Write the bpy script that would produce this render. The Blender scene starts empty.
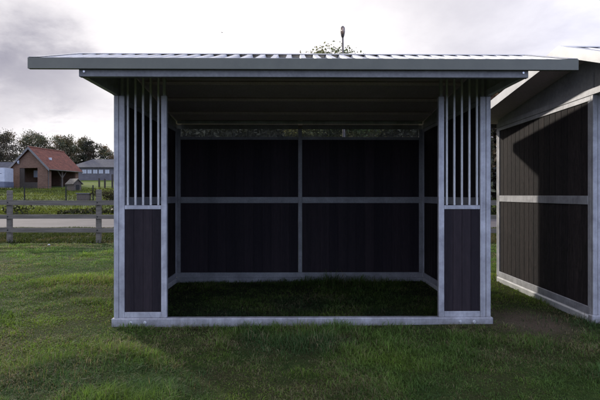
import bpy, bmesh, math, random
import numpy as np
from mathutils import Vector, Matrix

random.seed(7)
rng = np.random.default_rng(11)
R = math.radians
S = bpy.context.scene
COL = S.collection

# ------------------------------------------------------------------ helpers
class MB:
    """collects boxes, prisms and tubes; build() links them as ONE mesh object"""
    def __init__(self):
        self.v = []; self.f = []
    def add(self, vs, fs):
        o = len(self.v)
        self.v += [tuple(p) for p in vs]
        self.f += [tuple(i + o for i in q) for q in fs]
        return self
    def box(self, x0, x1, y0, y1, z0, z1, c=0.0):
        if c <= 0:
            vs = [(x0,y0,z0),(x1,y0,z0),(x1,y1,z0),(x0,y1,z0),(x0,y0,z1),(x1,y0,z1),(x1,y1,z1),(x0,y1,z1)]
            fs = [(0,3,2,1),(4,5,6,7),(0,1,5,4),(1,2,6,5),(2,3,7,6),(3,0,4,7)]
            return self.add(vs, fs)
        bm = bmesh.new()
        bmesh.ops.create_cube(bm, size=1.0)
        for p in bm.verts:
            p.co = Vector(((x0+x1)/2+p.co.x*(x1-x0), (y0+y1)/2+p.co.y*(y1-y0), (z0+z1)/2+p.co.z*(z1-z0)))
        bmesh.ops.bevel(bm, geom=bm.edges[:], offset=c, segments=1, affect='EDGES')
        bm.verts.index_update()
        self.add([p.co[:] for p in bm.verts], [[q.index for q in f.verts] for f in bm.faces])
        bm.free(); return self
    def prism(self, poly, axis, a0, a1):
        """polygon in the other two axes extruded along axis from a0 to a1"""
        n = len(poly)
        def P(p, a):
            return (a, p[0], p[1]) if axis == 'x' else ((p[0], a, p[1]) if axis == 'y' else (p[0], p[1], a))
        vs = [P(p, a0) for p in poly] + [P(p, a1) for p in poly]
        fs = [tuple(range(n))[::-1], tuple(range(n, 2*n))]
        fs += [(i, (i+1) % n, n+(i+1) % n, n+i) for i in range(n)]
        return self.add(vs, fs)
    def tube(self, pts, rad, n=8, cap=True):
        pts = [Vector(p) for p in pts]
        if not hasattr(rad, '__len__'): rad = [rad]*len(pts)
        vs = []
        for i, p in enumerate(pts):
            d = (pts[min(i+1, len(pts)-1)] - pts[max(i-1, 0)]).normalized()
            u = d.cross(Vector((0, 0, 1)) if abs(d.z) < .9 else Vector((1, 0, 0))).normalized()
            w = d.cross(u)
            for k in range(n):
                a = 2*math.pi*k/n
                vs.append(p + (u*math.cos(a) + w*math.sin(a))*rad[i])
        fs = []
        for i in range(len(pts)-1):
            for k in range(n):
                fs.append((i*n+k, i*n+(k+1) % n, (i+1)*n+(k+1) % n, (i+1)*n+k))
        if cap:
            fs.append(tuple(range(n))); fs.append(tuple(range((len(pts)-1)*n, len(pts)*n))[::-1])
        return self.add(vs, fs)
    def build(self, name, mat, parent=None, smooth=False):
        me = bpy.data.meshes.new(name)
        me.from_pydata(self.v, [], self.f)
        bm = bmesh.new(); bm.from_mesh(me)
        bmesh.ops.recalc_face_normals(bm, faces=bm.faces[:])
        bm.to_mesh(me); bm.free()
        if smooth: me.polygons.foreach_set('use_smooth', [True]*len(me.polygons))
        me.materials.append(mat)
        o = bpy.data.objects.new(name, me); COL.objects.link(o)
        if parent: o.parent = parent
        return o

def np_mesh(name, verts, loops, starts, totals, mat, parent=None, colors=None):
    me = bpy.data.meshes.new(name)
    me.vertices.add(len(verts)); me.vertices.foreach_set('co', verts.astype(np.float32).ravel())
    me.loops.add(len(loops)); me.loops.foreach_set('vertex_index', loops.astype(np.int32))
    me.polygons.add(len(starts))
    me.polygons.foreach_set('loop_start', starts.astype(np.int32))
    try: me.polygons.foreach_set('loop_total', totals.astype(np.int32))
    except Exception: pass
    me.update(calc_edges=True)
    if colors is not None:
        at = me.attributes.new('tint', 'FLOAT_COLOR', 'POINT')
        at.data.foreach_set('color', colors.astype(np.float32).ravel())
    me.materials.append(mat)
    o = bpy.data.objects.new(name, me); COL.objects.link(o)
    if parent: o.parent = parent
    return o

def tag(o, label=None, cat=None, group=None, kind=None):
    if label: o['label'] = label
    if cat: o['category'] = cat
    if group: o['group'] = group
    if kind: o['kind'] = kind
    return o

def thing(name, label, cat, loc=(0,0,0), rz=0, group=None):
    o = bpy.data.objects.new(name, None); COL.objects.link(o)
    o.location = loc; o.rotation_euler = (0, 0, rz); o.empty_display_size = .2
    return tag(o, label, cat, group)

# value noise in numpy
def _hash(i, j, s):
    n = (i*374761393 + j*668265263 + s*974634777) & 0xffffffff
    n = ((n ^ (n >> 13))*1274126177) & 0xffffffff
    return ((n ^ (n >> 16)) & 0xffff)/65535.0
def vnoise(x, y, sc, seed=0, octv=3):
    x = np.asarray(x, dtype=float); y = np.asarray(y, dtype=float)
    tot = np.zeros_like(x); amp = 1.0; nrm = 0
    for o in range(octv):
        u = x/sc*(2**o) + 1000; w = y/sc*(2**o) + 1000
        i = np.floor(u).astype(np.int64); j = np.floor(w).astype(np.int64)
        fx = u-i; fy = w-j; fx = fx*fx*(3-2*fx); fy = fy*fy*(3-2*fy)
        s = seed*17+o
        a = _hash(i, j, s)*(1-fx) + _hash(i+1, j, s)*fx
        b = _hash(i, j+1, s)*(1-fx) + _hash(i+1, j+1, s)*fx
        tot += amp*(a*(1-fy)+b*fy); nrm += amp; amp *= .5
    return tot/nrm
def sstep(a, b, x):
    t = np.clip((x-a)/(b-a), 0, 1); return t*t*(3-2*t)

# ------------------------------------------------------------------ materials
class NT:
    def __init__(self, name):
        self.m = bpy.data.materials.new(name); self.m.use_nodes = True
        self.t = self.m.node_tree; self.n = self.t.nodes; self.l = self.t.links
        self.b = self.n['Principled BSDF']; self.out = self.n['Material Output']
    def node(self, ty, **k):
        x = self.n.new(ty)
        for a, v in k.items(): setattr(x, a, v)
        return x
    def set(self, sock, v):
        if hasattr(v, 'is_output') or isinstance(v, bpy.types.NodeSocket): self.l.new(v, sock)
        else: sock.default_value = v
    def coord(self, scale=(1,1,1), which='Object'):
        tc = self.node('ShaderNodeTexCoord'); mp = self.node('ShaderNodeMapping')
        mp.inputs['Scale'].default_value = scale
        self.l.new(tc.outputs[which], mp.inputs['Vector']); return mp.outputs['Vector']
    def noise(self, vec, scale, detail=4, rough=.55, dist=0):
        x = self.node('ShaderNodeTexNoise'); self.l.new(vec, x.inputs['Vector'])
        x.inputs['Scale'].default_value = scale; x.inputs['Detail'].default_value = detail
        x.inputs['Roughness'].default_value = rough; x.inputs['Distortion'].default_value = dist
        return x.outputs['Fac']
    def ramp(self, fac, stops):
        x = self.node('ShaderNodeValToRGB'); self.l.new(fac, x.inputs['Fac'])
        e = x.color_ramp.elements
        while len(e) < len(stops): e.new(.5)
        for q, (p, c) in zip(e, stops):
            q.position = p; q.color = (*c, 1) if len(c) == 3 else c
        return x.outputs['Color']
    def mix(self, fac, a, b, bt='MIX'):
        x = self.node('ShaderNodeMix', data_type='RGBA', blend_type=bt)
        self.set(x.inputs[0], fac); self.set(x.inputs[6], a); self.set(x.inputs[7], b)
        return x.outputs[2]
    def math(self, op, a, b=0.0, clamp=False):
        x = self.node('ShaderNodeMath', operation=op, use_clamp=clamp)
        self.set(x.inputs[0], a); self.set(x.inputs[1], b); return x.outputs[0]
    def bump(self, h, strength=.3, dist=.01):
        x = self.node('ShaderNodeBump'); x.inputs['Strength'].default_value = strength
        x.inputs['Distance'].default_value = dist
        self.l.new(h, x.inputs['Height']); self.l.new(x.outputs['Normal'], self.b.inputs['Normal'])
    def done(self, color=None, rough=.6, metal=0, spec=.5):
        if color is not None: self.set(self.b.inputs['Base Color'], color)
        self.set(self.b.inputs['Roughness'], rough); self.set(self.b.inputs['Metallic'], metal)
        self.b.inputs['Specular IOR Level'].default_value = spec
        return self.m

def c4(c): return (c[0], c[1], c[2], 1)

def mat_plain(name, c0, c1, scale=6, rough=.7, metal=0, bump=.15, stretch=(1,1,1), spec=.4):
    t = NT(name); v = t.coord(stretch)
    n = t.noise(v, scale, 6, .62)
    col = t.ramp(n, [(.3, c0), (.7, c1)])
    n2 = t.noise(v, scale*9, 3)
    col = t.mix(.35, col, t.ramp(n2, [(.35, (.45,.45,.45)), (.65, (1,1,1))]), 'MULTIPLY')
    t.bump(n2, bump, .004)
    return t.done(col, rough, metal, spec)

def mat_galv():
    t = NT('galvanised_steel'); v = t.coord()
    vo = t.node('ShaderNodeTexVoronoi'); t.l.new(v, vo.inputs['Vector']); vo.inputs['Scale'].default_value = 70
    sp = t.math('MULTIPLY', vo.outputs['Color'], 1.0)
    n = t.noise(v, 5, 6, .65, .4)
    col = t.ramp(n, [(.25, (.22,.22,.235)), (.5, (.37,.37,.39)), (.75, (.53,.53,.555))])
    col = t.mix(.25, col, t.ramp(sp, [(0, (.6,.6,.62)), (1, (1,1,1))]), 'MULTIPLY')
    # run marks down the steel
    st = t.noise(t.coord((30,30,1.3)), 1.5, 4, .7)
    col = t.mix(.30, col, t.ramp(st, [(.36, (.55,.54,.54)), (.60, (1.1,1.1,1.1))]), 'MULTIPLY')
    # dirt splashed near the ground
    sx = t.node('ShaderNodeSeparateXYZ'); t.l.new(v, sx.inputs[0])
    n3 = t.noise(v, 14, 5, .7)
    d = t.math('SUBTRACT', t.math('MULTIPLY', n3, .55), t.math('MULTIPLY', sx.outputs['Z'], 2.2), True)
    col = t.mix(t.math('MULTIPLY', d, 1.6, True), col, (.10,.085,.06,1))
    r = t.math('ADD', t.math('MULTIPLY', n, .25), .38)
    t.bump(n3, .08, .002)
    return t.done(col, r, .35, .5)

def mat_board(soft=False):
    t = NT('dark_smooth_boards' if soft else 'dark_stained_boards'); v = t.coord((22,22,1.6))
    n = t.noise(v, 2.2, 8, .7, .6)
    v2 = t.coord((7,7,.12)); n2 = t.noise(v2, 1.0, 2)
    col = t.ramp(n, [(.22, (.016,.013,.017)), (.5, (.023,.019,.023)), (.78, (.034,.028,.032))] if soft else [(.30, (.011,.0095,.011)), (.5, (.022,.0185,.0195)), (.72, (.046,.039,.038))])
    col = t.mix(.55, col, t.ramp(n2, [(.38, (.65,.65,.68)), (.62, (1.1,1.06,1.02))]), 'MULTIPLY')
    gi = t.node('ShaderNodeNewGeometry')
    col = t.mix(.8, col, t.ramp(gi.outputs['Random Per Island'], [(0, (.60,.60,.63)), (1, (1.18,1.10,1.05))]), 'MULTIPLY')
    mo = t.noise(t.coord((9,9,3.5)), 2.2, 5, .7, 1.2)
    col = t.mix(.22 if soft else .75, col, t.ramp(mo, [(.34, (.45,.44,.44)), (.5, (.95,.94,.94)), (.66, (1.5,1.46,1.42))]), 'MULTIPLY')
    t.bump(t.math('ADD', n, t.math('MULTIPLY', mo, 1.3)), .75, .006)
    return t.done(col, t.math('ADD', t.math('MULTIPLY', n, .25), .62), 0, .14)

def mat_roof(name, c):
    t = NT(name); v = t.coord()
    n = t.noise(v, 3.5, 6, .65)
    col = t.ramp(n, [(.3, tuple(x*.82 for x in c)), (.7, tuple(x*1.15 for x in c))])
    n2 = t.noise(v, 60, 3); t.bump(n2, .05, .002)
    return t.done(col, t.math('ADD', t.math('MULTIPLY', n, .2), .3), .15, .5)

def mat_leaf(name, trans=.35, rough=.6):
    t = NT(name)
    at = t.node('ShaderNodeAttribute', attribute_name='tint')
    t.l.new(at.outputs['Color'], t.b.inputs['Base Color'])
    t.b.inputs['Roughness'].default_value = rough
    t.b.inputs['Specular IOR Level'].default_value = .10
    tr = t.node('ShaderNodeBsdfTranslucent')
    mx = t.mix(1.0, at.outputs['Color'], (1.25,1.2,.7,1), 'MULTIPLY')
    t.l.new(mx, tr.inputs['Color'])
    ms = t.node('ShaderNodeMixShader'); ms.inputs[0].default_value = trans
    t.l.new(t.b.outputs[0], ms.inputs[1]); t.l.new(tr.outputs[0], ms.inputs[2])
    t.l.new(ms.outputs[0], t.out.inputs['Surface'])
    return t.m

def mat_ground():
    t = NT('meadow_soil'); v = t.coord()
    n = t.noise(v, 1.1, 7, .65, .3); n2 = t.noise(v, 14, 5, .7); n3 = t.noise(v, 60, 4, .7)
    green = t.ramp(n2, [(.3, (.013,.024,.007)), (.55, (.034,.054,.014)), (.75, (.062,.080,.022))])  # ground tones kept dark so gaps between blades read as shadow
    dry = t.ramp(n3, [(.3, (.018,.015,.008)), (.7, (.065,.055,.028))])
    col = t.mix(t.ramp(n, [(.42, (0,0,0)), (.62, (.75,.75,.75))]), green, dry)
    # far meadow gets a fresher green (there are no blades there)
    sx = t.node('ShaderNodeSeparateXYZ'); t.l.new(v, sx.inputs[0])
    far = t.ramp(t.math('DIVIDE', sx.outputs['Y'], 100.0), [(.28, (0,0,0)), (.36, (1,1,1))])
    vf = t.coord((.35,1,1)); nf = t.noise(vf, .55, 7, .7)
    fcol = t.ramp(nf, [(.3, (.045,.058,.018)), (.5, (.085,.115,.025)), (.7, (.13,.155,.035))])
    col = t.mix(far, col, fcol)
    # bare worn soil patch between the two shelters
    g = t.node('ShaderNodeVectorMath', operation='DISTANCE')
    mp = t.node('ShaderNodeMapping'); tc = t.node('ShaderNodeTexCoord'); t.l.new(tc.outputs['Object'], mp.inputs['Vector'])
    mp.inputs['Scale'].default_value = (1.0, .8, 0)
    t.l.new(mp.outputs['Vector'], g.inputs[0]); g.inputs[1].default_value = (2.52, 5.2*.8, 0)
    pf = t.math('SUBTRACT', t.math('ADD', .42, t.math('MULTIPLY', n2, .45)), g.outputs['Value'])
    pf = t.math('MULTIPLY', pf, 2.2, True)
    col = t.mix(pf, col, t.ramp(n3, [(.3, (.060,.044,.030)), (.7, (.14,.108,.076))]))
    # darker ground inside the first shelter's frame
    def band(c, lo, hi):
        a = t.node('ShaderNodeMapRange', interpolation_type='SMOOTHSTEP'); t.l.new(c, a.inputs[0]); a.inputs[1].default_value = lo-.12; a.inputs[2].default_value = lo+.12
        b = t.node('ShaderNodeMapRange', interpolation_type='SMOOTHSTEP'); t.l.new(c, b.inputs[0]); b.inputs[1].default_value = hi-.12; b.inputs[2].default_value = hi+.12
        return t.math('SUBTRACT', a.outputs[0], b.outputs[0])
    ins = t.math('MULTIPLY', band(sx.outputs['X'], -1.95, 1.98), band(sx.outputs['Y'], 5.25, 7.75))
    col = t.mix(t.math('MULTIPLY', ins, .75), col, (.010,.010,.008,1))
    t.bump(n3, .8, .02)
    return t.done(col, .95, 0, .05)

def mat_brick():
    t = NT('red_brick'); tc = t.node('ShaderNodeTexCoord')
    # bricks laid out along the wall: use x+y as the running coordinate
    sx = t.node('ShaderNodeSeparateXYZ'); t.l.new(tc.outputs['Object'], sx.inputs[0])
    cb = t.node('ShaderNodeCombineXYZ')
    t.l.new(t.math('ADD', sx.outputs['X'], sx.outputs['Y']), cb.inputs['X']); t.l.new(sx.outputs['Z'], cb.inputs['Y'])
    b = t.node('ShaderNodeTexBrick'); t.l.new(cb.outputs[0], b.inputs['Vector'])
    b.inputs['Color1'].default_value = (.125,.062,.038,1); b.inputs['Color2'].default_value = (.19,.10,.064,1)
    b.inputs['Mortar'].default_value = (.17,.14,.115,1); b.inputs['Scale'].default_value = 1
    b.inputs['Brick Width'].default_value = .22; b.inputs['Row Height'].default_value = .065; b.inputs['Mortar Size'].default_value = .008
    n = t.noise(t.coord(), 1.2, 5)
    col = t.mix(.5, b.outputs['Color'], t.ramp(n, [(.3, (.5,.5,.5)), (.7, (1.1,1.1,1.1))]), 'MULTIPLY')
    return t.done(col, .9, 0, .2)

def mat_tiles(name, c0, c1):
    t = NT(name); v = t.coord()
    w = t.node('ShaderNodeTexWave', wave_type='BANDS', bands_direction='Z'); t.l.new(v, w.inputs['Vector'])
    w.inputs['Scale'].default_value = 1.6; w.inputs['Distortion'].default_value = .6
    n = t.noise(v, 2.5, 7, .7)
    col = t.ramp(n, [(.3, c0), (.7, c1)])
    col = t.mix(.3, col, w.outputs['Color'], 'MULTIPLY')
    t.bump(w.outputs['Fac'], .5, .03)
    return t.done(col, .8, 0, .3)

M = {}
M['galv'] = mat_galv()
M['board'] = mat_board()
M['board_soft'] = mat_board(True)
M['tube'] = mat_plain('bright_steel_tube', (.40,.40,.395), (.55,.55,.54), 9, .5, .25, .05, (1,1,.3))
M['backsteel'] = mat_plain('shade_toned_steel', (.15,.15,.155), (.26,.26,.265), 5, .6, .25, .08)  # steel made darker in colour to stand for shade at the back wall
M['dullsteel'] = mat_plain('dull_steel', (.13,.13,.13), (.19,.187,.187), 4, .6, .3, .05)
M['roof'] = mat_roof('coated_roof_sheet', (.50,.50,.51))
M['trim'] = mat_roof('grey_green_trim', (.094,.095,.072))
M['verge'] = mat_roof('light_grey_trim', (.38,.38,.385))
M['gable'] = mat_plain('gable_sheet', (.32,.32,.325), (.46,.46,.465), 2.5, .5, .3, .04)
M['lining'] = mat_plain('ceiling_felt', (.60,.46,.56), (.68,.53,.64), 5, .9, 0, .2)
M['wood'] = mat_plain('weathered_wood', (.085,.073,.058), (.19,.17,.14), 3, .85, 0, .5, (1,1,6))
M['woodrail'] = mat_plain('weathered_rail_wood', (.082,.071,.057), (.18,.162,.135), 3, .85, 0, .5, (.5,6,8))
M['dark'] = mat_plain('dark_iron', (.012,.012,.013), (.03,.03,.03), 8, .6, .3)
M['bark'] = mat_plain('bark', (.025,.020,.015), (.07,.058,.045), 5, .95, 0, .8, (3,3,.6))
M['leaf'] = mat_leaf('leaves', .3)
M['grass'] = mat_leaf('grass_blades', .42, .55)
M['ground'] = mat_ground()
M['road'] = mat_plain('road_paving', (.060,.050,.050), (.105,.090,.089), .8, .9, 0, .3)
M['kerb'] = mat_plain('kerb_concrete', (.20,.195,.18), (.32,.31,.29), 3, .9)
M['brick'] = mat_brick()
M['tile'] = mat_tiles('red_roof_tiles', (.075,.028,.021), (.23,.080,.052))
M['slate'] = mat_tiles('dark_roof_tiles', (.055,.055,.065), (.10,.10,.115))
M['render'] = mat_plain('grey_wall', (.10,.095,.105), (.16,.15,.16), 1.2, .9)
M['darkwood'] = mat_plain('dark_timber', (.03,.024,.02), (.07,.055,.045), 4, .85, 0, .3, (4,4,1))
M['greytimber'] = mat_plain('grey_timber', (.075,.06,.05), (.14,.115,.095), 4, .85, 0, .3, (4,4,1))
M['verboard'] = mat_plain('barge_board', (.13,.125,.125), (.2,.195,.19), 4, .8)
M['white'] = mat_plain('white_paint', (.42,.44,.50), (.54,.56,.62), 1.5, .5)
M['bluegrey'] = mat_plain('blue_grey_paint', (.10,.11,.16), (.15,.165,.22), 2, .6)
M['glass'] = NT('window_glass').done((.30,.32,.34,1), .12, 0, .8)
M['lampgrey'] = mat_plain('lamp_grey', (.10,.09,.085), (.17,.15,.14), 6, .5, .4)
M['lampglass'] = NT('lamp_lens').done((.35,.24,.18,1), .2, 0, .6)
M['feather'] = mat_plain('dark_feathers', (.02,.018,.016), (.05,.045,.04), 30, .8)
M['bolt'] = mat_plain('bright_bolt', (.6,.6,.62), (.75,.75,.77), 20, .35, .6)

# ------------------------------------------------------------------ terrain
def ground_z(x, y):
    x = np.asarray(x, dtype=float); y = np.asarray(y, dtype=float)
    z = 2.2*sstep(30, 62, y)*.0
    z = np.interp(y, [-100, 31, 45, 60, 85, 110, 200, 700], [0, 0, 1.05, 2.2, 4.0, 4.4, 4.6, 4.6])
    near = (1-sstep(13, 19.5, y))
    amp = .05*near
    b = (vnoise(x, y, 1.3, 3, 3)-.5)*amp + (vnoise(x, y, .38, 13, 2)-.5)*.028*near
    # keep it level where the shelters stand
    k = sstep(2.4, 3.4, np.abs(x-.02)) + sstep(0.0, .8, 4.6-y) + sstep(0.0, 1.0, y-8.0)
    k = np.clip(k, 0.25, 1)
    z = z + b*k + .02*sstep(0, 2.5, x)*(1-sstep(7, 10, y))*near
    return z

def build_ground():
    xs = np.concatenate([np.linspace(-700,-60,20), np.linspace(-58,-13,31), np.linspace(-12,12,161), np.linspace(13,58,31), np.linspace(60,700,20)])
    ys = np.concatenate([np.linspace(-60,0,9), np.linspace(1,15,95), np.linspace(15.5,31,24), np.linspace(32,110,60), np.linspace(125,900,16)])
    X, Y = np.meshgrid(xs, ys); Z = ground_z(X, Y)
    v = np.stack([X.ravel(), Y.ravel(), Z.ravel()], 1)
    nx, ny = len(xs), len(ys)
    i = (np.arange(ny-1)[:,None]*nx + np.arange(nx-1)[None,:]).ravel()
    q = np.stack([i, i+1, i+1+nx, i+nx], 1)
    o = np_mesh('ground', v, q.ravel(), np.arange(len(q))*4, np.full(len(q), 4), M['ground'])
    o.data.polygons.foreach_set('use_smooth', [True]*len(q))
    tag(o, kind='structure')
build_ground()

r = MB(); r.box(-300, 300, 20.6, 29.6, -.1, .006)
tag(r.build('road', M['road']), kind='structure')
k = MB(); k.box(-300, 300, 29.6, 29.75, -.1, .10, .01)
tag(k.build('kerb', M['kerb']), kind='structure')

# ------------------------------------------------------------------ grass blades
def grass_mesh(name, x, y, h, w, lean, col, label, cat):
    n = len(x)
    z = ground_z(x, y) - .004
    a = rng.uniform(0, 2*np.pi, n)
    dx, dy = np.cos(a), np.sin(a)
    fa = a + rng.normal(np.pi/2, .6, n)
    sx, sy = np.cos(fa), np.sin(fa)
    base = np.stack([x, y, z], 1)
    side = np.stack([sx, sy, np.zeros(n)], 1)*(w/2)[:,None]
    m1 = base + np.stack([dx*lean*h*.30, dy*lean*h*.30, h*.55], 1)
    t1 = base + np.stack([dx*lean*h, dy*lean*h, h*np.maximum(.22, 1-.3*lean)], 1)
    V = np.empty((n, 5, 3))
    V[:,0] = base-side; V[:,1] = base+side; V[:,2] = m1+side*.8; V[:,3] = m1-side*.8; V[:,4] = t1
    o = np.arange(n)[:,None]*5
    L = np.concatenate([o+np.array([0,1,2,3]), o+np.array([3,2,4])], 1).ravel()
    st = (np.arange(n)[:,None]*7 + np.array([0,4])).ravel()
    to = np.tile([4,3], n)
    C = np.empty((n,5,4)); C[...,3] = 1
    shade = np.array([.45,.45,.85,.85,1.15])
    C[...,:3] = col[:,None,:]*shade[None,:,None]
    ob = np_mesh(name, V.reshape(-1,3), L, st, to, M['grass'], colors=C.reshape(-1,4))
    tag(ob, label, cat, kind='stuff'); return ob

TUFTS = [(-.30,4.95,.20,.055),(.0,4.98,.10,.05),(.47,4.96,.22,.05),(.25,4.9,.2,.03),(-.75,5.0,.15,.03),(1.0,4.9,.25,.045),(.05,4.6,.3,.05),(-1.72,4.1,.22,.06),(-1.5,4.15,.15,.08),
         (-1.2,3.95,.15,.05),(-.55,4.7,.2,.04),(.8,4.55,.3,.05),(1.5,4.6,.25,.04),(2.2,4.4,.3,.05),(-3.4,6.9,.3,.08),(-3.9,7.6,.4,.08),(-2.9,8.7,.5,.1),
         (-4.4,11.6,.35,.08),(-4.0,11.9,.3,.09),(-6.4,12.4,.4,.06),(-5.2,10.4,.3,.05),(3.0,3.9,.4,.04),(-2.4,3.7,.2,.05)]
_r = random.Random(5)
for _ in range(150):
    ty = 2.9+10.5*_r.random()**1.5
    TUFTS.append((_r.uniform(-1,1)*(.7*ty+1), ty, _r.uniform(.05,.22)*(1+ty*.06), _r.uniform(.015,.055)))
def scatter(y0, y1, dens):
    out = []
    ed = np.linspace(y0, y1, 13)
    for a, b in zip(ed[:-1], ed[1:]):
        hw = .70*b + 1.2
        n = int(dens(.5*(a+b))*2*hw*(b-a))
        out.append(np.stack([rng.uniform(-hw, hw, n), rng.uniform(a, b, n)], 1))
    return np.concatenate(out)

def lawn():
    # two layers: upright blades and a dense matted under-layer of short bent ones
    P = scatter(2.6, 13.8, lambda d: 30000/d**1.35)
    Q = scatter(2.7, 13.8, lambda d: 62000/d**1.5)
    x = np.concatenate([P[:,0], Q[:,0]]); y = np.concatenate([P[:,1], Q[:,1]])
    mat_ = np.concatenate([np.zeros(len(P)), np.ones(len(Q))])
    big = vnoise(x, y, 1.6, 5, 3); mid = vnoise(x, y, .45, 6, 3); pat = vnoise(x, y, .9, 9, 3)
    keep = rng.uniform(0, 1, len(x)) < np.clip(.45 + 1.6*(mid-.25), .35, 1)
    # worn soil between the shelters
    d = np.hypot(x-2.52, (y-5.2)*.8)
    keep &= rng.uniform(0, 1, len(x)) > .93*(1-sstep(.20, .80, d))
    # bare strips under the frames of the shelters
    fr = (np.abs(x-.024) < 2.07) & (np.abs(y-5.15) < .07)
    fr |= (np.abs(np.abs(x-.024)-2.0) < .06) & (y > 5.1) & (y < 7.8)
    fr |= (np.abs(y-7.72) < .07) & (np.abs(x-.024) < 2.07)
    keep &= ~fr
    x, y, big, mid, pat, mat_ = (q[keep] for q in (x, y, big, mid, pat, mat_))
    n = len(x); fine = vnoise(x, y, .11, 33, 2); fin2 = vnoise(x, y, .28, 37, 2)
    h = .018 + .045*np.clip(mid-.3, 0, 1) + .03*np.clip(big-.45, 0, 1)
    tf = np.zeros(n)
    for (tx, ty, tr, th) in TUFTS:
        if abs(tx-.03) < 2.05 and 5.05 < ty < 7.9: continue
        g = np.exp(-((x-tx)**2+(y-ty)**2)/(tr*tr)); h = h + th*g; tf = np.maximum(tf, g)
    h = h + .030*np.exp(-((y-5.03)/.07)**2)*(np.abs(x-.03) < 2.15)*np.clip(3*(vnoise(x, y*0, .35, 77, 2)-.38), 0, 1.2)
    h = h + np.exp(-((y-7.55)/.22)**2)*(np.abs(x) < 1.97)*(.02+.10*np.exp(-((x-.75)/.75)**2))
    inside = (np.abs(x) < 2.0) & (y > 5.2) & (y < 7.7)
    h = h*(.55+.9*fine)*rng.uniform(.55, 1.45, n)*(1-.45*mat_)
    h[inside] *= 1.25
    w = np.clip(.0030 + .0007*(y-3), .003, .012)*rng.uniform(.7, 1.3, n)
    lean = rng.uniform(.25, 1.3, n)*(1-.3*tf) + mat_*rng.uniform(.3, 1.2, n)
    G1 = np.array([.106,.182,.046]); G2 = np.array([.172,.268,.040]); G3 = np.array([.048,.102,.042]); ST = np.array([.23,.20,.11])
    u = np.clip((big-.35)/.35, 0, 1)[:,None]
    col = G1*(1-u) + G2*u
    u = (np.clip((pat-.52)/.2, 0, 1)*.8)[:,None]; col = col*(1-u)+G3*u
    # straw coloured dead blades, patchy
    ps = np.clip(.12 + 1.6*(vnoise(x, y, 1.1, 21, 3)-.46), .05, .75)*(1-.6*tf)
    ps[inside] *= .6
    ps = np.clip(ps + .12*mat_ + .5*(fin2-.5), .02, .85)
    st = rng.uniform(0, 1, n) < ps
    col[st] = ST*rng.uniform(.5, 1.25, (st.sum(),1))
    # fresher further off
    fr = sstep(6, 12, y)[:,None]; col = col*(1+.35*fr)
    col = col*rng.uniform(.65, 1.35, (n,1))*(.45+1.1*np.clip(.55*fine+.45*fin2, 0, 1))[:,None]*(1-.15*mat_)[:,None]  # clump noise also paints the shade of small dips into the blades
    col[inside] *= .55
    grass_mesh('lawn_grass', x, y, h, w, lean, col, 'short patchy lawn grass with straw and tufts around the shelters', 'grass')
lawn()

def verge():
    P = scatter(13.8, 20.5, lambda d: 420)
    x, y = P[:,0], P[:,1]; n = len(x)
    m = vnoise(x, y, 1.2, 31, 3)
    h = (.07 + .22*np.clip(m-.35, 0, 1))*rng.uniform(.5, 1.4, n)*(1-.5*sstep(18.5, 20.5, y))
    w = rng.uniform(.010, .022, n)
    col = np.where((m > .5)[:,None], np.array([.055,.075,.022]), np.array([.10,.092,.04]))*rng.uniform(.5, 1.3, (n,1))
    grass_mesh('verge_grass', x, y, h, w, rng.uniform(.2, 1, n), col, 'rough weedy grass verge between the rail fence and the road', 'grass')
    P = scatter(29.9, 60, lambda d: 26 if d > 35 else 120)
    x, y = P[:,0], P[:,1]; n = len(x)
    m = vnoise(x, y, 3.5, 41, 3)
    h = (.16 + .3*np.clip(m-.4, 0, 1))*rng.uniform(.5, 1.3, n)
    w = rng.uniform(.03, .07, n)
    col = np.where((m > .48)[:,None], np.array([.13,.16,.035]), np.array([.085,.10,.032]))*rng.uniform(.6, 1.3, (n,1))
    grass_mesh('meadow_grass', x, y, h, w, rng.uniform(.2, 1, n), col, 'bright green meadow grass sloping up beyond the road', 'grass')
verge()

# ------------------------------------------------------------------ foliage
def leaves(name, cen, size, tints, mat, parent=None, flat=.0):
    n = len(cen)
    a = rng.normal(size=(n,3)); a /= np.linalg.norm(a, axis=1, keepdims=True)
    b = rng.normal(size=(n,3)); b -= a*np.sum(a*b, axis=1, keepdims=True); b /= np.linalg.norm(b, axis=1, keepdims=True)
    s = (size*rng.uniform(.6, 1.4, n))[:,None]
    V = np.stack([cen-a*s, cen-b*s*.55, cen+a*s, cen+b*s*.55], 1)
    C = np.ones((n,4,4)); C[...,:3] = tints[:,None,:]
    L = np.arange(n*4); st = np.arange(n)*4
    return np_mesh(name, V.reshape(-1,3), L, st, np.full(n,4), mat, parent, C.reshape(-1,4))

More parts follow.
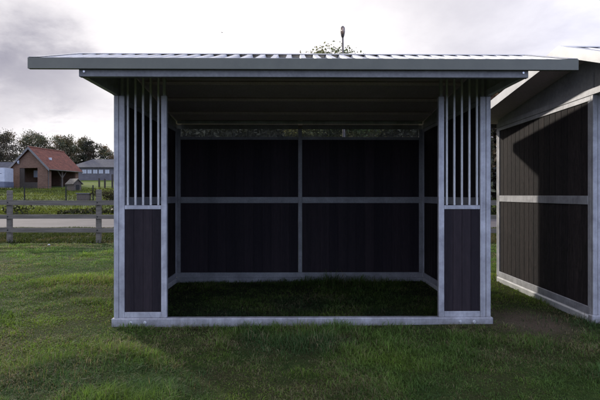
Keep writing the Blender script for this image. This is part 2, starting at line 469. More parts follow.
def tree(label, x, y, height, cr, cz0=.30, nclump=46, per=70, leaf=.2, c=(.05,.06,.03), group=None, sparse=0.0, pw=.6, name='broadleaf_tree'):
    z = float(ground_z(x, y))
    t = thing(name, label, 'tree', (x, y, z), 0, group)
    rnd = random.Random(int(abs(x*97)+y*13))
    tb = MB(); top = height*.9
    pts = [(0,0,-.1)]; bx = by = 0
    for i in range(1, 7):
        bx += rnd.uniform(-.12, .12)*height*.06; by += rnd.uniform(-.12, .12)*height*.06
        pts.append((bx, by, top*i/6))
    r0 = height*.018
    tb.tube(pts, [r0*1.25]+[r0*(1-.14*i) for i in range(1, 7)], 8)
    clumps = []
    zc0 = height*cz0
    for i in range(nclump):
        for _ in range(40):
            a = rnd.uniform(0, 2*math.pi); u = rnd.uniform(0, 1)
            zz = zc0 + (height-zc0)*u
            prof = (math.sin(math.pi*min(1, .12+.86*u)))**pw
            rr = cr*prof*math.sqrt(rnd.uniform(.12, 1))
            lob = 1 + .25*math.sin(3*a+x) + .15*math.sin(5*a+zz)
            p = (rr*lob*math.cos(a)+bx*u, rr*lob*math.sin(a)+by*u, zz - rnd.uniform(0,.06)*height)
            if all((p[0]-q[0])**2+(p[1]-q[1])**2+(p[2]-q[2])**2 > (cr*.20)**2 for q in clumps): break
        clumps.append(p)
    for i, p in enumerate(clumps):
        if i % 3 == 0:
            zb = max(height*.2, p[2]-height*.22); f = zb/top*6; i0 = min(5, int(f)); fr = f-i0
            s = Vector(pts[i0]).lerp(Vector(pts[i0+1]), min(1, fr))
            mid = s.lerp(Vector(p), .5)+Vector((0,0,height*.03))
            rb = r0*.42*(1-.6*zb/top)
            tb.tube([s, mid, p], [rb, rb*.7, rb*.3], 5)
    tb.build('trunk', M['bark'], t, True)
    cs = []; ts = []
    for p in clumps:
        n = int(per*rnd.uniform(.5, 1.4)*(1-sparse)); sg = cr*rnd.uniform(.10, .19)
        d = rng.normal(size=(n,3))*sg*np.array([1.15,1.15,.75])
        cs.append(np.array(p)+d)
        lite = rnd.uniform(.55, 1.5)
        hue = np.array([rnd.uniform(.85, 1.35), 1, rnd.uniform(.8, 1.2)])
        ts.append(np.array(c)*lite*hue*rng.uniform(.7, 1.3, (n,1)))
    leaves('crown', np.concatenate(cs), leaf, np.concatenate(ts), M['leaf'], t)
    return t

def bush(label, x, y, w, h, n=900, leaf=.06, c=(.03,.04,.015), name='bush', group=None, d=None):
    z = float(ground_z(x, y)); t = thing(name, label, 'bush', (x, y, z), 0, group)
    sb = MB(); rnd = random.Random(int(x*31+y))
    for i in range(9):
        a = rnd.uniform(0, 6.28); e = (math.cos(a)*w*.35*rnd.random(), math.sin(a)*w*.35*rnd.random(), h*rnd.uniform(.6, .95))
        sb.tube([(0,0,-.05), (e[0]*.4, e[1]*.4, e[2]*.5), e], [.025,.015,.006], 5)
    sb.build('stem', M['bark'], t, True)
    k = 14; cc = np.stack([rng.uniform(-.42,.42,k)*w, rng.uniform(-.4,.4,k)*(d or w), rng.uniform(.2,.85,k)*h], 1)
    idx = rng.integers(0, k, n)
    p = cc[idx] + rng.normal(size=(n,3))*np.array([w*.11, (d or w)*.11, h*.12])
    p[:,2] = np.abs(p[:,2])
    tint = np.array(c)*rng.uniform(.5, 1.5, (k,1))[idx]*rng.uniform(.7,1.3,(n,1))
    leaves('foliage', p, leaf, tint, M['leaf'], t)
    return t

ROW = 'trees in the row behind the brick barn'
DK = (.060,.062,.048); MD = (.095,.098,.066); OL = (.13,.125,.085)
for (px_x, y, h, cr, col, sp, lab) in [
    (-69.0,  98, 10.0, 4.2, DK, 0, 'dark broadleaf tree left of the barn, furthest left of the row'),
    (-64.5, 100, 10.2, 4.0, DK, 0, 'dark dense tree in the row above the white trailer'),
    (-60.0,  97, 10.2, 3.6, DK, 0, 'tall dark tree in the row above the left slope of the barn roof'),
    (-56.5, 101, 10.4, 3.2, MD, .1, 'dull green tree right behind the gable peak of the barn'),
    (-53.5,  99, 9.5, 2.6, MD, .25, 'slim tree behind the left part of the red roof'),
    (-50.9, 102, 9.9, 2.6, OL, .25, 'olive tree behind the middle of the red roof'),
    (-48.0,  99, 9.5, 2.5, MD, .2, 'green tree behind the right end of the red roof'),
    (-45.6, 101, 9.2, 2.3, MD, .15, 'round green tree over the gap between red and grey roofs'),
    (-43.4,  99, 8.5, 2.1, DK, .15, 'dark green tree over the left of the grey roof'),
    (-41.6, 102, 7.4, 1.7, OL, .45, 'thin open tree over the right of the grey roof'),
    (-39.8, 100, 6.6, 1.6, OL, .6, 'sparse small tree nearest the shelter with sky showing through'),
]:
    tree(lab, px_x, y, h, cr,   .22, 64, 150, .14, col, ROW, sp+.08)
tree('leafy treetop rising behind the middle of the shelter roof', 2.45, 40, 12.15, 3.3, .45, 190, 230, .10, (.10,.12,.05), None, 0, .22)
tree('dense brownish tree seen in the gap between the two shelters', 18.6, 46, 11.5, 4.2, .08, 80, 260, .19, (.085,.072,.055))
tree('dark tree on the right behind the second shelter', 26.5, 50, 9.0, 4.0, .12, 50, 80, .17, DK)

bush('brown and dark green bush beside the front post of the shelter', -16.0, 41, 2.6, 1.15, 1500, .07, (.038,.034,.018))
def weeds():
    n = 9000
    x = rng.uniform(-40, 24, n); y = 31.2 + np.abs(rng.normal(0, .9, n))
    m = vnoise(x, y*0, 2.2, 51, 2)
    keep = rng.uniform(0, 1, n) < np.where(x < -15.8, np.clip((m-.38)*4, 0.05, 1), 1)
    keep &= ~((x > -22) & (x < -19.4))
    x, y, m = x[keep], y[keep], m[keep]; n = len(x)
    z = ground_z(x, y) + rng.uniform(0, 1, n)*(.25+.5*m)
    tint = np.where((rng.uniform(0,1,n) < .25)[:,None], np.array([.06,.055,.03]), np.array([.026,.030,.014]))*rng.uniform(.5,1.4,(n,1))
    o = leaves('roadside_weeds', np.stack([x,y,z],1), .11, tint, M['leaf'])
    tag(o, 'dark straggling weeds along the far side of the road', 'weeds', kind='stuff')
weeds()
def woods():
    n = 26000
    x = rng.uniform(-170, 170, n); y = rng.uniform(128, 136, n)
    top = 4.0 + 4.5*vnoise(x, x*0, 9, 61, 3)
    z = ground_z(x, y) + rng.uniform(0, 1, n)**.8*top*np.where(np.abs(x+50) < 30, 1.15, 1.0)
    tint = np.array([.07,.073,.055])*rng.uniform(.5,1.5,(n,1))
    o = leaves('distant_wood', np.stack([x,y,z],1), .5, tint, M['leaf'])
    tag(o, 'far low belt of dark woodland on the horizon', 'wood', kind='stuff')
woods()
def thicket():
    n = 62000
    x = rng.uniform(-14.8, 17, n); y = rng.uniform(42, 46, n)
    top = (5.5 + 4.5*vnoise(x, x*0, 4, 71, 3))*(.25+.75*np.sqrt(np.clip((x+14.8)/2.2, 0, 1)))
    z = ground_z(x, y) + rng.uniform(0, 1, n)**.8*top
    k = vnoise(x, z, 1.3, 73, 3)
    tint = np.array([.10,.10,.066])*(.4+1.4*k)[:,None]*rng.uniform(.6,1.4,(n,1))
    o = leaves('thicket', np.stack([x,y,z],1), .24, tint, M['leaf'])
    tag(o, 'dull brownish thicket beyond the road, glimpsed through the vent mesh of the shelter', 'thicket', kind='stuff')
thicket()

# ------------------------------------------------------------------ shelters
HW = 2.017          # half width of the frame
DP = 2.60           # depth of the frame
ZR0, ZR1 = 2.462, 2.532   # top rails
ZE = 2.588               # front eave (bottom of the rib valley)
YB, ZB = 2.86, 2.585      # back eave
def shelter(name, label, loc, rz, ov, YE=-.85, YR=.07, ZRG=2.893):
    def roof_z(y):
        if y <= YR: return ZE + (ZRG-ZE)*(y-YE)/(YR-YE)
        return ZRG + (ZB-ZRG)*(y-YR)/(YB-YR)
    t = thing(name, label, 'horse shelter', loc, rz, 'black and silver horse shelters')
    RX = HW + ov
    G = M['galv']; ch = .003
    # corner posts
    for sx in (-1, 1):
        for y0 in (0.0, DP-.05):
            b = MB(); x0, x1 = sorted((sx*(HW-.05), sx*HW)); b.box(x0, x1, y0, y0+.05, .088, ZR0-.002, ch)
            p = b.build('post', G, t)
            if y0 == 0: 
                e = MB(); e.box(sx*(HW-.025)-.012, sx*(HW-.025)+.012, .012, .038, ZR0-.001, 2.70); e.build('post_extension', G, p)
    # skids on the ground
    b = MB(); b.box(-HW-.02, HW+.02, -.02, .06, -.02, .088, .008); sill = b.build('sill', G, t)
    for bx in (-1.83, -1.68, 1.68, 1.83):
        bb = MB(); bb.tube([(bx,-.0205,.044), (bx,-.0245,.044), (bx,-.0246,.044), (bx,-.036,.044)], [.019,.019,.012,.010], 10); bb.build('bolt', M['bolt'], sill)
    b = MB(); b.box(-HW-.0, HW+.0, DP-.05, DP+.01, -.02, .078, .006); b.build('sill', M['backsteel'], t)
    for sx in (-1, 1):
        x0, x1 = sorted((sx*(HW-.048), sx*(HW+.024))); b = MB(); b.box(x0, x1, .0605, DP-.0505, -.02, .075, .016); b.build('sill', M['tube'], t)
    # front panels: frame, dark lower boarding, five upright bars
    for sx in (-1, 1):
        def bx(o, i): return sorted((sx*o, sx*i))
        f = MB()
        a = bx(1.964, 1.905); f.box(*a, .002, .048, .088, 2.46, ch)
        a = bx(1.516, 1.456); f.box(*a, .002, .048, .089, 2.46, ch)
        a = bx(1.9045, 1.5165)
        f.box(*a, .004, .046, .089, .150, ch)
        f.box(*a, .004, .046, 1.247, 1.290, ch)
        for o, i in ((1.950, 1.920), (1.501, 1.471)):
            a = bx(o, i); f.box(*a, .012, .038, 2.4605, 2.72)
        fr = f.build('panel_frame', G, t)
        m = MB(); a = bx(1.9042, 1.5168); nb = 4; w = (a[1]-a[0])/nb
        for k in range(nb): m.box(a[0]+k*w+.001, a[0]+(k+1)*w-.001, .012, .036, .1505, 1.2465, .002)
        m.box(a[0]+.0005, a[1]-.0005, .020, .028, .1508, 1.2462)
        m.build('boarding', M['board_soft'], fr)
        for k in range(5):
            xx = sx*(1.875 - k*.0815)
            q = MB(); q.box(xx-.0105, xx+.0105, .014, .035, 1.2905, 2.70, .002); q.build('bar', M['tube'], fr)
    # side walls
    for sx in (-1, 1):
        def bx(o, i): return sorted((sx*o, sx*i))
        f = MB(); a = bx(HW-.002, HW-.046)
        y0, y1 = .052, DP-.052
        f.box(*a, y0, y1, .0755, .160, ch)
        f.box(*a, y0+.05, y1-.05, 1.275, 1.372, ch)
        f.box(*a, y0, y1, 2.405, ZR0-.003, ch)
        f.box(*a, y0, y0+.0495, .1605, 2.4045, ch); f.box(*a, y1-.0495, y1, .1605, 2.4045, ch)
        fr = f.build('side_frame', G, t)
        for z0, z1 in ((.161, 1.2745), (1.3725, 2.4045)):
            m = MB(); a = bx(HW-.014, HW-.040); ya, yb = y0+.05, y1-.05; nb = 17; w = (yb-ya)/nb
            for k in range(nb): m.box(*a, ya+k*w+.0012, ya+(k+1)*w-.0012, z0, z1, .004)
            xm = sx*(HW-.027); m.box(xm-.004, xm+.004, ya+.0005, yb-.0005, z0+.001, z1-.001)
            m.build('boarding', M['board'], fr)
    # back wall
    f = MB(); ya, yb = DP-.048, DP-.004; xi = HW-.052
    f.box(-xi, xi, ya, yb, .0785, .160, ch)
    f.box(-xi, -xi+.055, ya, yb, .1605, ZR0-.003, ch); f.box(xi-.055, xi, ya, yb, .1605, ZR0-.003, ch)
    f.box(-.031, .031, ya, yb, .1605, ZR0-.003, ch)
    for s0, s1 in ((-xi+.0555, -.0315), (.0315, xi-.0555)):
        f.box(s0, s1, ya, yb, 1.270, 1.368, ch); f.box(s0, s1, ya, yb, 2.285, 2.332, ch)
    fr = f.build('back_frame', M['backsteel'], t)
    for s0, s1 in ((-xi+.0555, -.0315), (.0315, xi-.0555)):
        for z0, z1 in ((.161, 1.2695), (1.3685, 2.2845)):
            m = MB(); nb = 13; w = (s1-s0)/nb
            for k in range(nb): m.box(s0+k*w+.0006, s0+(k+1)*w-.0006, DP-.038, DP-.012, z0, z1, .0015)
            m.box(s0+.0005, s1-.0005, DP-.029, DP-.021, z0+.001, z1-.001)
            m.build('boarding', M['board_soft'], fr)
        g = MB()
        xx = s0+.012
        while xx < s1: g.box(xx, xx+.006, DP-.030, DP-.027, 2.3325, 2.60); xx += .0145
        zz = 2.345
        while zz < 2.60: g.box(s0, s1, DP-.0265, DP-.0235, zz, zz+.006); zz += .022
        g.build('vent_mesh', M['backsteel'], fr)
    # top rails, eave beam, ridge beam
    for sx in (-1, 1):
        a = sorted((sx*(HW-.05), sx*HW)); b = MB(); b.box(*a, -.779, DP, ZR0, ZR1, ch); b.build('top_rail', G, t)
    b = MB(); b.box(-HW, HW, -.83, -.78, 2.457, 2.534, ch); bm_ = b.build('eave_beam', M['dullsteel'], t)
    for sx in (-1, 1):
        q = MB(); q.tube([(sx*(HW-.05), -.831, 2.50), (sx*(HW-.05), -.842, 2.50)], [.012,.010], 6); q.build('bolt', M['bolt'], bm_)
    b = MB(); b.box(-HW+.055, HW-.055, .055, .105, 2.72, 2.80, ch); b.build('ridge_beam', G, t)
    # roof: ribbed sheet over both slopes
    pitch, rh = .1375, .034
    prof = []; n = int(2*RX/pitch)+1; x = -RX+.004
    while x < RX-.004:
        for dx, z in ((0,0), (.056,0), (.066,rh), (.112,rh), (.122,0)):
            if x+dx <= RX-.004: prof.append((x+dx, z))
        x += pitch
    prof.append((RX-.004, 0))
    st = [(YE-.012, ZE-.004), (YR, ZRG), (YB+.02, ZB-.003)]
    vs = []; fs = []
    for (yy, zz) in st:
        for (xx, dz) in prof: vs.append((xx, yy, zz+dz))
    m_ = len(prof)
    for r_ in range(2):
        for i in range(m_-1): fs.append((r_*m_+i, r_*m_+i+1, (r_+1)*m_+i+1, (r_+1)*m_+i))
    b = MB(); b.add(vs, fs); rf = b.build('roof_sheet', M['roof'], t)
    # screws along the eave
    x = -RX+.025; yy = YE+.06
    while x < RX:
        q = MB(); q.tube([(x, yy, roof_z(yy)), (x, yy-.002, roof_z(yy)+.012)], [.010,.008], 6); q.build('roof_screw', M['dark'], rf)
        x += pitch
    # ridge cap
    b = MB(); c = rh+.004
    b.prism([(YR-.13, roof_z(YR-.13)+c), (YR, ZRG+c), (YR+.13, roof_z(YR+.13)+c), (YR+.13, roof_z(YR+.13)+c+.003), (YR, ZRG+c+.004), (YR-.13, roof_z(YR-.13)+c+.003)], 'x', -RX+.003, RX-.003)
    b.build('ridge_cap', M['roof'], rf)
    # felt lining below the sheet
    b = MB(); lo = .012
    b.prism([(YE+.02, roof_z(YE+.02)-lo), (YR, ZRG-lo), (YB-.01, roof_z(YB-.01)-lo), (YB-.01, roof_z(YB-.01)-lo-.012), (YR, ZRG-lo-.013), (YE+.02, roof_z(YE+.02)-lo-.012)], 'x', -RX+.006, RX-.006)
    b.build('roof_lining', M['lining'], t)
    for yy in (.75, 1.4, 2.05, DP-.03):
        zt = roof_z(yy)-.034
        b = MB(); b.box(-HW+.052, HW-.052, yy-.02, yy+.02, zt-.04, zt, ch); b.build('purlin', M['lining'] if yy < 2.3 else G, t)
    # fascia and back trim, verge trims
    b = MB(); b.box(-RX-.006, RX+.006, YE-.022, YE-.014, 2.518, 2.615, .001); b.box(-RX-.004, RX+.004, YE-.0135, YE+.018, 2.5185, 2.522); b.build('fascia', M['trim'], t)
    b = MB(); b.box(-RX-.006, RX+.006, YB+.022, YB+.030, ZB-.085, ZB+.02, .001); b.build('fascia', M['trim'], t)
    for sx in (-1, 1):
        a = sorted((sx*RX, sx*(RX+.005)))
        b = MB(); u = rh+.006
        top = [(YE-.0135, ZE+u-.004), (YR, ZRG+u), (YB+.0215, ZB+u-.003)]
        bot = [(YB+.0215, ZB-.085), (YR, ZRG-.075), (YE-.0135, ZE-.068)]
        b.prism(top+bot, 'x', *a)
        a2 = sorted((sx*(RX-.0005), sx*(RX-.09)))
        b.prism(top+[(p[0], p[1]-.002) for p in top[::-1]], 'x', *a2)
        b.build('verge_trim', M['verge'], t)
    # gable sheets above the side walls
    for sx in (-1, 1):
        a = sorted((sx*(HW-.026), sx*(HW-.022))); e = .032
        b = MB(); b.prism([(YE+.02, ZR1), (YE+.02, roof_z(YE+.02)-e), (YR, ZRG-e), (DP, roof_z(DP)-e), (DP, ZR1)], 'x', *a)
        b.build('gable_sheet', M['gable'], t)
    return t

shelter('horse_shelter', 'open fronted black and silver shelter standing whole in the middle of the lawn', (.034, 5.135, 0), R(.7), .425)
NX = 3.15; rz = R(-.6)
# second shelter: its front left corner stands at (NX, 5.16)
shelter('horse_shelter', 'second shelter on the right, cut off by the edge, with sunlit plank side wall', (NX+HW*math.cos(rz), 5.16+HW*math.sin(rz), .02), rz, .40, -.95, -.06, 2.925)

# ------------------------------------------------------------------ post and rail fence
fence = thing('rail_fence', 'weathered grey post and three rail wooden fence along the road', 'fence', (-5.87, 14.0, 0), R(-1.2))
SP = 2.63
for i in range(-5, 8):
    x = i*SP; q = MB(); rr = random.Random(i+50)
    hh = 1.56 + rr.uniform(-.03, .03)
    q.box(x-.068, x+.068, -.055, .055, -.1, hh, .012)
    p = q.build('post', M['wood'], fence); p.rotation_euler = (rr.uniform(-.012,.012), 0, 0)
    for zz in (1.18, .77, .38):
        b = MB(); b.tube([(x+.0, -.100, zz), (x+.0, -.112, zz)], [.022,.018], 6); b.build('bolt', M['dark'], p)
    if i < 7:
        for zz, hgt in ((1.178, .14), (.77, .125), (.378, .13)):
            b = MB(); dz = rr.uniform(-.012,.012)
            b.prism([(x-.02, zz-hgt/2), (x+SP-.024, zz-hgt/2+dz), (x+SP-.024, zz+hgt/2+dz), (x-.02, zz+hgt/2)], 'y', -.098, -.0555)
            b.build('rail', M['woodrail'], fence)

# ------------------------------------------------------------------ street lamp
lz = float(ground_z(1.74, 19.2))
lp = thing('street_lamp', 'tall grey street lamp rising behind the shelter roof', 'street lamp', (1.74, 19.2, lz))
b = MB(); b.tube([(.06,0,-.2), (.04,0,1.0), (.0,0,5.0), (-.03,0,7.75)], [.075,.07,.05,.035], 10); b.build('pole', M['lampgrey'], lp, True)
b = MB(); b.tube([(-.03,0,7.70), (-.033,0,7.78), (-.035,-.02,7.92), (-.036,-.05,8.08), (-.036,-.07,8.14)], [.04,.07,.095,.085,.03], 10)
hd = b.build('lamp_head', M['lampgrey'], lp, True)
b = MB(); b.tube([(-.035,-.075,7.80), (-.036,-.115,7.93), (-.036,-.135,8.05)], [.03,.055,.03], 8); b.build('lens', M['lampglass'], hd, True)

# ------------------------------------------------------------------ brick barn with red roof
bz = 2.25
barn = thing('brick_barn', 'small open brick barn with red tiled roof on the left', 'barn', (-36.32, 60.61, bz), R(-7.3))
W, L, EH, RH = 4.8, 6.6, 2.75, 5.05
w = MB(); T = .25
w.box(0, 1.0, 0, T, -.3, 2.55); w.box(3.45, W, 0, T, -.3, 2.55)
w.prism([(0,2.551), (W,2.551), (W,EH), (W/2,RH-.25), (0,EH)], 'y', 0, T)
w.box(0, T, T+.002, L, -.3, EH)
w.box(T+.002, W, L-T, L, -.3, 2.55); w.prism([(0.002,2.551), (W,2.551), (W,EH), (W/2,RH-.25), (0.002,EH)], 'y', L-T, L-.002)
w.box(W-T, W, T+.002, .75, -.3, EH-.3); w.box(W-T, W, L-.7, L-T-.002, -.3, EH-.3)
w.build('wall', M['brick'], barn)
b = MB(); b.box(W-.22, W-.02, .752, L-.702, EH-.45, EH-.22); b.box(W-T, W-.01, T+.002, L-T-.002, EH-.215, EH-.02)
b.build('beam', M['greytimber'], barn)
for yy in (3.1,):
    b = MB(); b.box(W-.2, W-.03, yy-.1, yy+.1, -.1, EH-.452); 
    for s in (-1, 1): b.prism([(yy+s*.101, 1.35), (yy+s*.101, 1.52), (yy+s*.85, EH-.453), (yy+s*1.0, EH-.453)], 'x', W-.17, W-.06)
    b.build('post', M['greytimber'], barn)
b = MB(); b.box(.98, 3.47, .03, .2, -.1, .75); b.box(1.0, 1.6, .06, .16, .75, 2.54)
b.build('stable_door', M['darkwood'], barn)
b = MB(); b.box(1.45, 2.0, 2.0, 2.05, 1.45, 2.35); b.build('notice_board', M['white'], barn)
b = MB(); b.tube([(.95,-.02,3.05),(.95,-.15,3.12),(.95,-.18,3.3),(.95,-.12,3.55)], [.05,.13,.15,.04], 8); b.build('wall_lamp', M['white'], barn, True)
b = MB(); ovx = .42; sl = (RH-EH+.05)/(W/2)
zl = RH-(W/2+ovx)*sl
b.prism([(-ovx, zl), (W/2, RH), (W+ovx, zl), (W+ovx, zl+.14), (W/2, RH+.16), (-ovx, zl+.14)], 'y', -.32, L+.32)
rf = b.build('roof', M['tile'], barn)
b = MB()
for s in (-1, 1):
    xa = W/2; xb = W/2+s*(W/2+ovx+.02)
    b.prism([(xa, RH-.16), (xa, RH+.17), (xb, zl+.15), (xb, zl-.18)], 'y', -.36, -.322)
b.build('barge_board', M['verboard'], rf)
b = MB(); b.tube([(W+ovx+.05,-.3,zl+.02),(W+ovx+.05,L+.3,zl+.02)], .07, 8); b.tube([(W+.06,.12,zl-.02),(W+.06,.12,0)], .04, 6); b.build('gutter', M['lampgrey'], rf)
b = MB(); b.tube([(W/2,-.34,RH+.14),(W/2,L+.34,RH+.14)], .11, 8); b.build('ridge_tiles', M['tile'], rf)
xx = W/2+1.55; b = MB(); b.box(xx-.14, xx+.14, 1.6, 1.9, RH-1.55*sl+.1, RH-1.55*sl+.42, .03); b.build('roof_vent', M['white'], rf)
b = MB(); b.box(T+.002, W-.01, T, L-T, -.3, .02); b.build('floor', M['darkwood'], barn)

# grey roofed long building
def hip_building(label, x, y, z, rzz, Wd, Dp, wh, rh_, inset, windows):
    t = thing('long_building', label, 'building', (x, y, z), rzz)
    b = MB(); b.box(0, Wd, 0, Dp, -.6, wh); b.build('wall', M['render'], t)
    o = .45
    vs = [(-o,-o,wh), (Wd+o,-o,wh), (Wd+o,Dp+o,wh), (-o,Dp+o,wh), (inset,Dp/2,wh+rh_), (Wd-inset,Dp/2,wh+rh_)]
    b = MB(); b.add(vs, [(0,1,5,4), (1,2,5), (2,3,4,5), (3,0,4), (3,2,1,0)]); b.build('roof', M['slate'], t)
    for wx in windows:
        b = MB(); b.box(wx-.42, wx+.42, -.04, .02, wh-1.15, wh-.35)
        f = b.build('window', M['verboard'], t)
        b = MB(); b.box(wx-.36, wx-.02, -.052, -.045, wh-1.08, wh-.42); b.box(wx+.02, wx+.36, -.052, -.045, wh-1.08, wh-.42); b.build('pane', M['glass'], f)
    return t
hip_building('long low building with dark grey roof right of the barn', -40.5, 85, 4.0, R(2), 11.5, 8, 2.3, 1.75, 2.2, [2.3,3.2,4.2,5.2,6.3])
hip_building('dark roofed building half hidden left of the barn', -52.5, 74, 3.2, R(4), 9.5, 6, 1.6, 1.9, 2.2, [2, 4, 6])

# white trailer
tr = thing('box_trailer', 'white box trailer with blue grey lower band beside the barn', 'trailer', (-37.7, 57.6, float(ground_z(-37.7, 57.6))))
b = MB(); b.box(-2.2, 2.2, 0, 1.9, .95, 2.55, .05); body = b.build('body', M['white'], tr)
b = MB(); b.box(-2.22, 2.22, -.015, 1.915, .28, .948, .02); b.build('lower_panel', M['bluegrey'], tr)
b = MB(); b.box(-2.18, 2.18, .03, 1.87, 2.551, 2.66, .03); b.build('roof_rim', M['white'], tr)
b = MB(); b.box(-.1, 1.9, -.004, .0, 1.93, 2.0); b.box(.9, 1.5, -.004, .0, 2.08, 2.14); b.build('stripe', M['bluegrey'], body)
for xx in (-.45, .45):
    b = MB(); b.tube([(xx,-.03,.22),(xx,.2,.22)], .32, 16); wv = b.build('wheel', M['dark'], tr, False)
    b = MB(); b.tube([(xx,-.045,.22),(xx,-.031,.22)], .17, 12); b.build('rim', M['lampgrey'], wv)

# dog kennel
kz = float(ground_z(-26.4, 56))
kn = thing('animal_hutch', 'small wooden hutch with pitched roof on the grass before the barn', 'hutch', (-26.25, 55.8, kz), R(-36))
b = MB(); b.box(-.75, .75, -.45, .45, 0, .85); b.prism([(-.45,.851),(.45,.851),(0,1.28)], 'x', -.748, .748); b.build('wall', M['greytimber'], kn)
b = MB(); b.prism([(-.62,.72),(0,1.33),(.62,.72),(.62,.80),(0,1.42),(-.62,.80)], 'x', -.9, .9); b.build('roof', M['wood'], kn)
b = MB(); b.box(.748, .77, -.22, .22, .06, .68); b.build('doorway', M['dark'], kn)  # dark slab painted in place of the shaded opening

# storage box with overhanging lid
sz = float(ground_z(-18.9, 42))
sb = thing('storage_box', 'low grey box with overhanging lid beside the black fence post', 'box', (-18.9, 42, sz), R(6))
b = MB(); b.box(-.52, .52, -.3, .3, -.05, .66, .02); b.build('body', M['greytimber'], sb)
b = MB(); b.box(-.60, .60, -.36, .36, .661, .75, .02); b.build('lid', M['render'], sb)

# thin black wire fence
wf = thing('wire_fence', 'black wire fence with thin posts in front of the barn', 'fence', (-23, 40, 0))
PX = [-26.6, -22.96, -19.5, -17.25, -14.0, -10.5]
gz = [float(ground_z(x, 40)) for x in PX]
for x, z in zip(PX, gz):
    b = MB(); b.box(x+23-.04, x+23+.04, -.04, .04, z-.1, z+1.55, .008); b.build('post', M['dark'], wf)
b = MB()
for k in range(4):
    b.tube([(PX[0]+23, -.05, gz[0]+.35+.36*k), (PX[-1]+23, -.05, gz[-1]+.35+.36*k)], .008, 4)
b.build('wire', M['dark'], wf)
for x, y, h, lab in ((-25.1,60,1.25,'dark wooden post in the meadow, left of a close pair'), (-24.55,60.4,1.15,'dark wooden post in the meadow, right of a close pair'), (-23.45,60,1.75,'tallest dark post in the meadow, nearest the shelter')):
    b = MB(); b.box(-.09, .09, -.09, .09, -.1, h, .02); b.prism([(-.09,h+.001),(.09,h+.001),(0,h+.08)], 'y', -.09, .09)
    o = b.build('meadow_post', M['darkwood']); o.location = (x, y, float(ground_z(x, y))); tag(o, lab, 'post', 'dark posts in the meadow')

# bird in the sky
bd = MB()
bd.tube([(-.10,0,0),(-.05,0,.01),(.02,0,.015),(.08,0,.02),(.12,0,.012)], [.006,.03,.038,.024,.004], 8)
for s in (-1, 1):
    bd.add([(-.03,s*.02,.02),(.05,s*.02,.02),(.03,s*.14,.09),(-.06,s*.26,.06),(-.02,s*.14,.085)], [(0,1,2,4),(4,2,3)])
bd.add([(-.10,0,.002),(-.19,.04,0),(-.16,0,.002),(-.19,-.04,0)], [(0,1,2),(0,2,3)])
bo = bd.build('bird', M['feather'], None, True); bo.location = (-9.75, 60, 21.7); bo.rotation_euler = (R(20), R(-10), R(60))
tag(bo, 'small dark bird flying high above the shelter roof', 'bird')

# scrap of litter on the lawn
b = MB(); b.add([(x_*.55,y_*.55,z_*.55) for x_, y_, z_ in [(-.06,-.03,.0),(.0,-.05,.03),(.07,-.02,.01),(.06,.04,.03),(-.01,.05,.05),(-.07,.03,.02),(0,0,.06)]], [(0,1,6),(1,2,6),(2,3,6),(3,4,6),(4,5,6),(5,0,6)])
o = b.build('paper_scrap', M['white']); o.location = (-6.75, 12.9, float(ground_z(-6.75, 12.9))+.04)
tag(o, 'crumpled scrap of white paper on the grass near the fence', 'litter')

# ------------------------------------------------------------------ sky, sun, camera
ELEV = R(21.7); AZ = math.atan2(-.648, .762)        # azimuth from +Y towards +X
sd = Vector((math.sin(AZ)*math.cos(ELEV), math.cos(AZ)*math.cos(ELEV), math.sin(ELEV)))
world = bpy.data.worlds.new('World'); S.world = world; world.use_nodes = True
wt = world.node_tree; wn = wt.nodes; wl = wt.links
bg = wn['Background']
def wnode(ty, **k):
    x = wn.new(ty)
    for a, v in k.items(): setattr(x, a, v)
    return x
def wset(s, v):
    if isinstance(v, bpy.types.NodeSocket): wl.new(v, s)
    else: s.default_value = v
def wm(op, a, b=0.0, clamp=False):
    x = wnode('ShaderNodeMath', operation=op, use_clamp=clamp); wset(x.inputs[0], a); wset(x.inputs[1], b); return x.outputs[0]
def wv(op, a, b):
    x = wnode('ShaderNodeVectorMath', operation=op); wset(x.inputs[0], a); wset(x.inputs[1], b)
    return x.outputs['Value'] if op in ('DOT_PRODUCT','DISTANCE','LENGTH') else x.outputs[0]
def wmix(f, a, b):
    x = wnode('ShaderNodeMix', data_type='RGBA'); wset(x.inputs[0], f); wset(x.inputs[6], a); wset(x.inputs[7], b); return x.outputs[2]
def wramp(f, stops):
    x = wnode('ShaderNodeMapRange', interpolation_type='SMOOTHSTEP'); wset(x.inputs[0], f)
    x.inputs[1].default_value, x.inputs[2].default_value = stops[0][0], stops[1][0]
    x.inputs[3].default_value, x.inputs[4].default_value = stops[0][1], stops[1][1]
    return x.outputs[0]
sky = wnode('ShaderNodeTexSky', sky_type='NISHITA', sun_disc=False)
sky.sun_elevation = ELEV; sky.sun_rotation = AZ
sky.air_density = 1.2; sky.dust_density = 2.0; sky.ozone_density = 1.5
STR = .15
tc = wnode('ShaderNodeTexCoord'); d = tc.outputs['Generated']
sx = wnode('ShaderNodeSeparateXYZ'); wl.new(d, sx.inputs[0])
zz = wm('ADD', wm('MAXIMUM', sx.outputs['Z'], 0.0), .34)
cv = wnode('ShaderNodeCombineXYZ')
wl.new(wm('DIVIDE', sx.outputs['X'], zz), cv.inputs[0]); wl.new(wm('DIVIDE', sx.outputs['Y'], zz), cv.inputs[1])
def wnoise(sc, det, ro, dist=0, off=(0,0,0)):
    x = wnode('ShaderNodeTexNoise'); wl.new(wv('ADD', cv.outputs[0], off), x.inputs['Vector'])
    x.inputs['Scale'].default_value = sc; x.inputs['Detail'].default_value = det; x.inputs['Roughness'].default_value = ro; x.inputs['Distortion'].default_value = dist
    return x.outputs['Fac']
n1 = wnoise(1.25, 8, .55, .3, (3.1,1.7,0)); n2 = wnoise(4.2, 6, .6, .2, (7.3,2.2,0)); n3 = wnoise(.5, 4, .5, 0, (1.3,9.2,0))
sun_dot = wv('DOT_PRODUCT', d, tuple(sd))
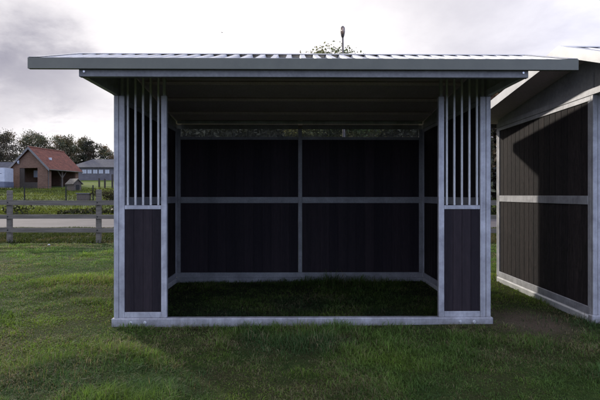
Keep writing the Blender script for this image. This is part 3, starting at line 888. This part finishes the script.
front = wramp(sun_dot, [(-.55, 0.0), (.75, 1.0)])
def blob(v, r0, r1, amp):
    v = Vector(v).normalized()
    # the edge of the cloud bank is broken up by noise
    dist = wm('ADD', wv('DISTANCE', d, tuple(v)), wm('MULTIPLY', wm('SUBTRACT', n2, .5), .22))
    return wm('MULTIPLY', wramp(dist, [(r0, 1.0), (r1, 0.0)]), amp)
# cloud lightness 0..1
br = wm('ADD', wm('MULTIPLY', wm('SUBTRACT', n1, .5), 1.5), .78)
br = wm('ADD', br, wm('MULTIPLY', wm('SUBTRACT', n2, .5), .75))
br = wm('SUBTRACT', br, blob((-.56,1,.235), .0, .19, .60))
br = wm('SUBTRACT', br, blob((-.46,1,.20), .0, .14, .40))
br = wm('SUBTRACT', br, blob((-.60,1,.42), .02, .12, .02))
br = wm('SUBTRACT', br, blob((.45,1,.37), .05, .45, .34))
br = wm('ADD', br, blob((-.10,1,.42), .10, .50, .55))
br = wm('ADD', br, blob((-.50,1,.14), .02, .14, .50))
br = wm('MAXIMUM', wm('MINIMUM', br, 1.0), 0.0)
ccol = wmix(br, wmix(front, (.50,.56,.86,1), (.385,.375,.45,1)), wmix(front, (.78,.90,1.36,1), (1.06,1.02,1.04,1)))
lit = wm('ADD', 2.1, wm('MULTIPLY', front, -1.05))
csc = wnode('ShaderNodeVectorMath', operation='SCALE'); wl.new(ccol, csc.inputs[0]); wl.new(lit, csc.inputs['Scale'])
ssc = wnode('ShaderNodeVectorMath', operation='SCALE'); wl.new(sky.outputs[0], ssc.inputs[0]); ssc.inputs['Scale'].default_value = 1.0
# cloud colours are given for a background strength of 1, the sky for STR
cdiv = wnode('ShaderNodeVectorMath', operation='SCALE'); wl.new(csc.outputs[0], cdiv.inputs[0]); cdiv.inputs['Scale'].default_value = 1/STR
cover = wm('ADD', wm('MULTIPLY', front, 1.1), wramp(n3, [(.36, .35), (.60, .95)]), True)
wl.new(wmix(cover, ssc.outputs[0], cdiv.outputs[0]), bg.inputs['Color'])
bg.inputs['Strength'].default_value = STR

sl_ = bpy.data.lights.new('sun', 'SUN'); sl_.energy = 3.6; sl_.angle = R(1.8); sl_.color = (1, .93, .82)
so = bpy.data.objects.new('sun', sl_); COL.objects.link(so)
so.rotation_euler = sd.to_track_quat('Z', 'Y').to_euler(); so.location = (-20, 25, 20)

cam = bpy.data.cameras.new('camera'); co = bpy.data.objects.new('camera', cam); COL.objects.link(co)
co.location = (0, 0, 1.4); co.rotation_euler = (R(90), 0, 0)
cam.sensor_width = 36; cam.lens = 36*480/600
cam.shift_y = -5/600
cam.clip_start = .05; cam.clip_end = 3000
S.camera = co
S.view_settings.view_transform = 'Standard'; S.view_settings.look = 'None'; S.view_settings.exposure = 0
S.cycles.max_bounces = 5; S.cycles.use_adaptive_sampling = True; S.cycles.adaptive_threshold = .02; S.cycles.diffuse_bounces = 3; S.cycles.transmission_bounces = 3
S.render.resolution_x = 1024; S.render.resolution_y = 683
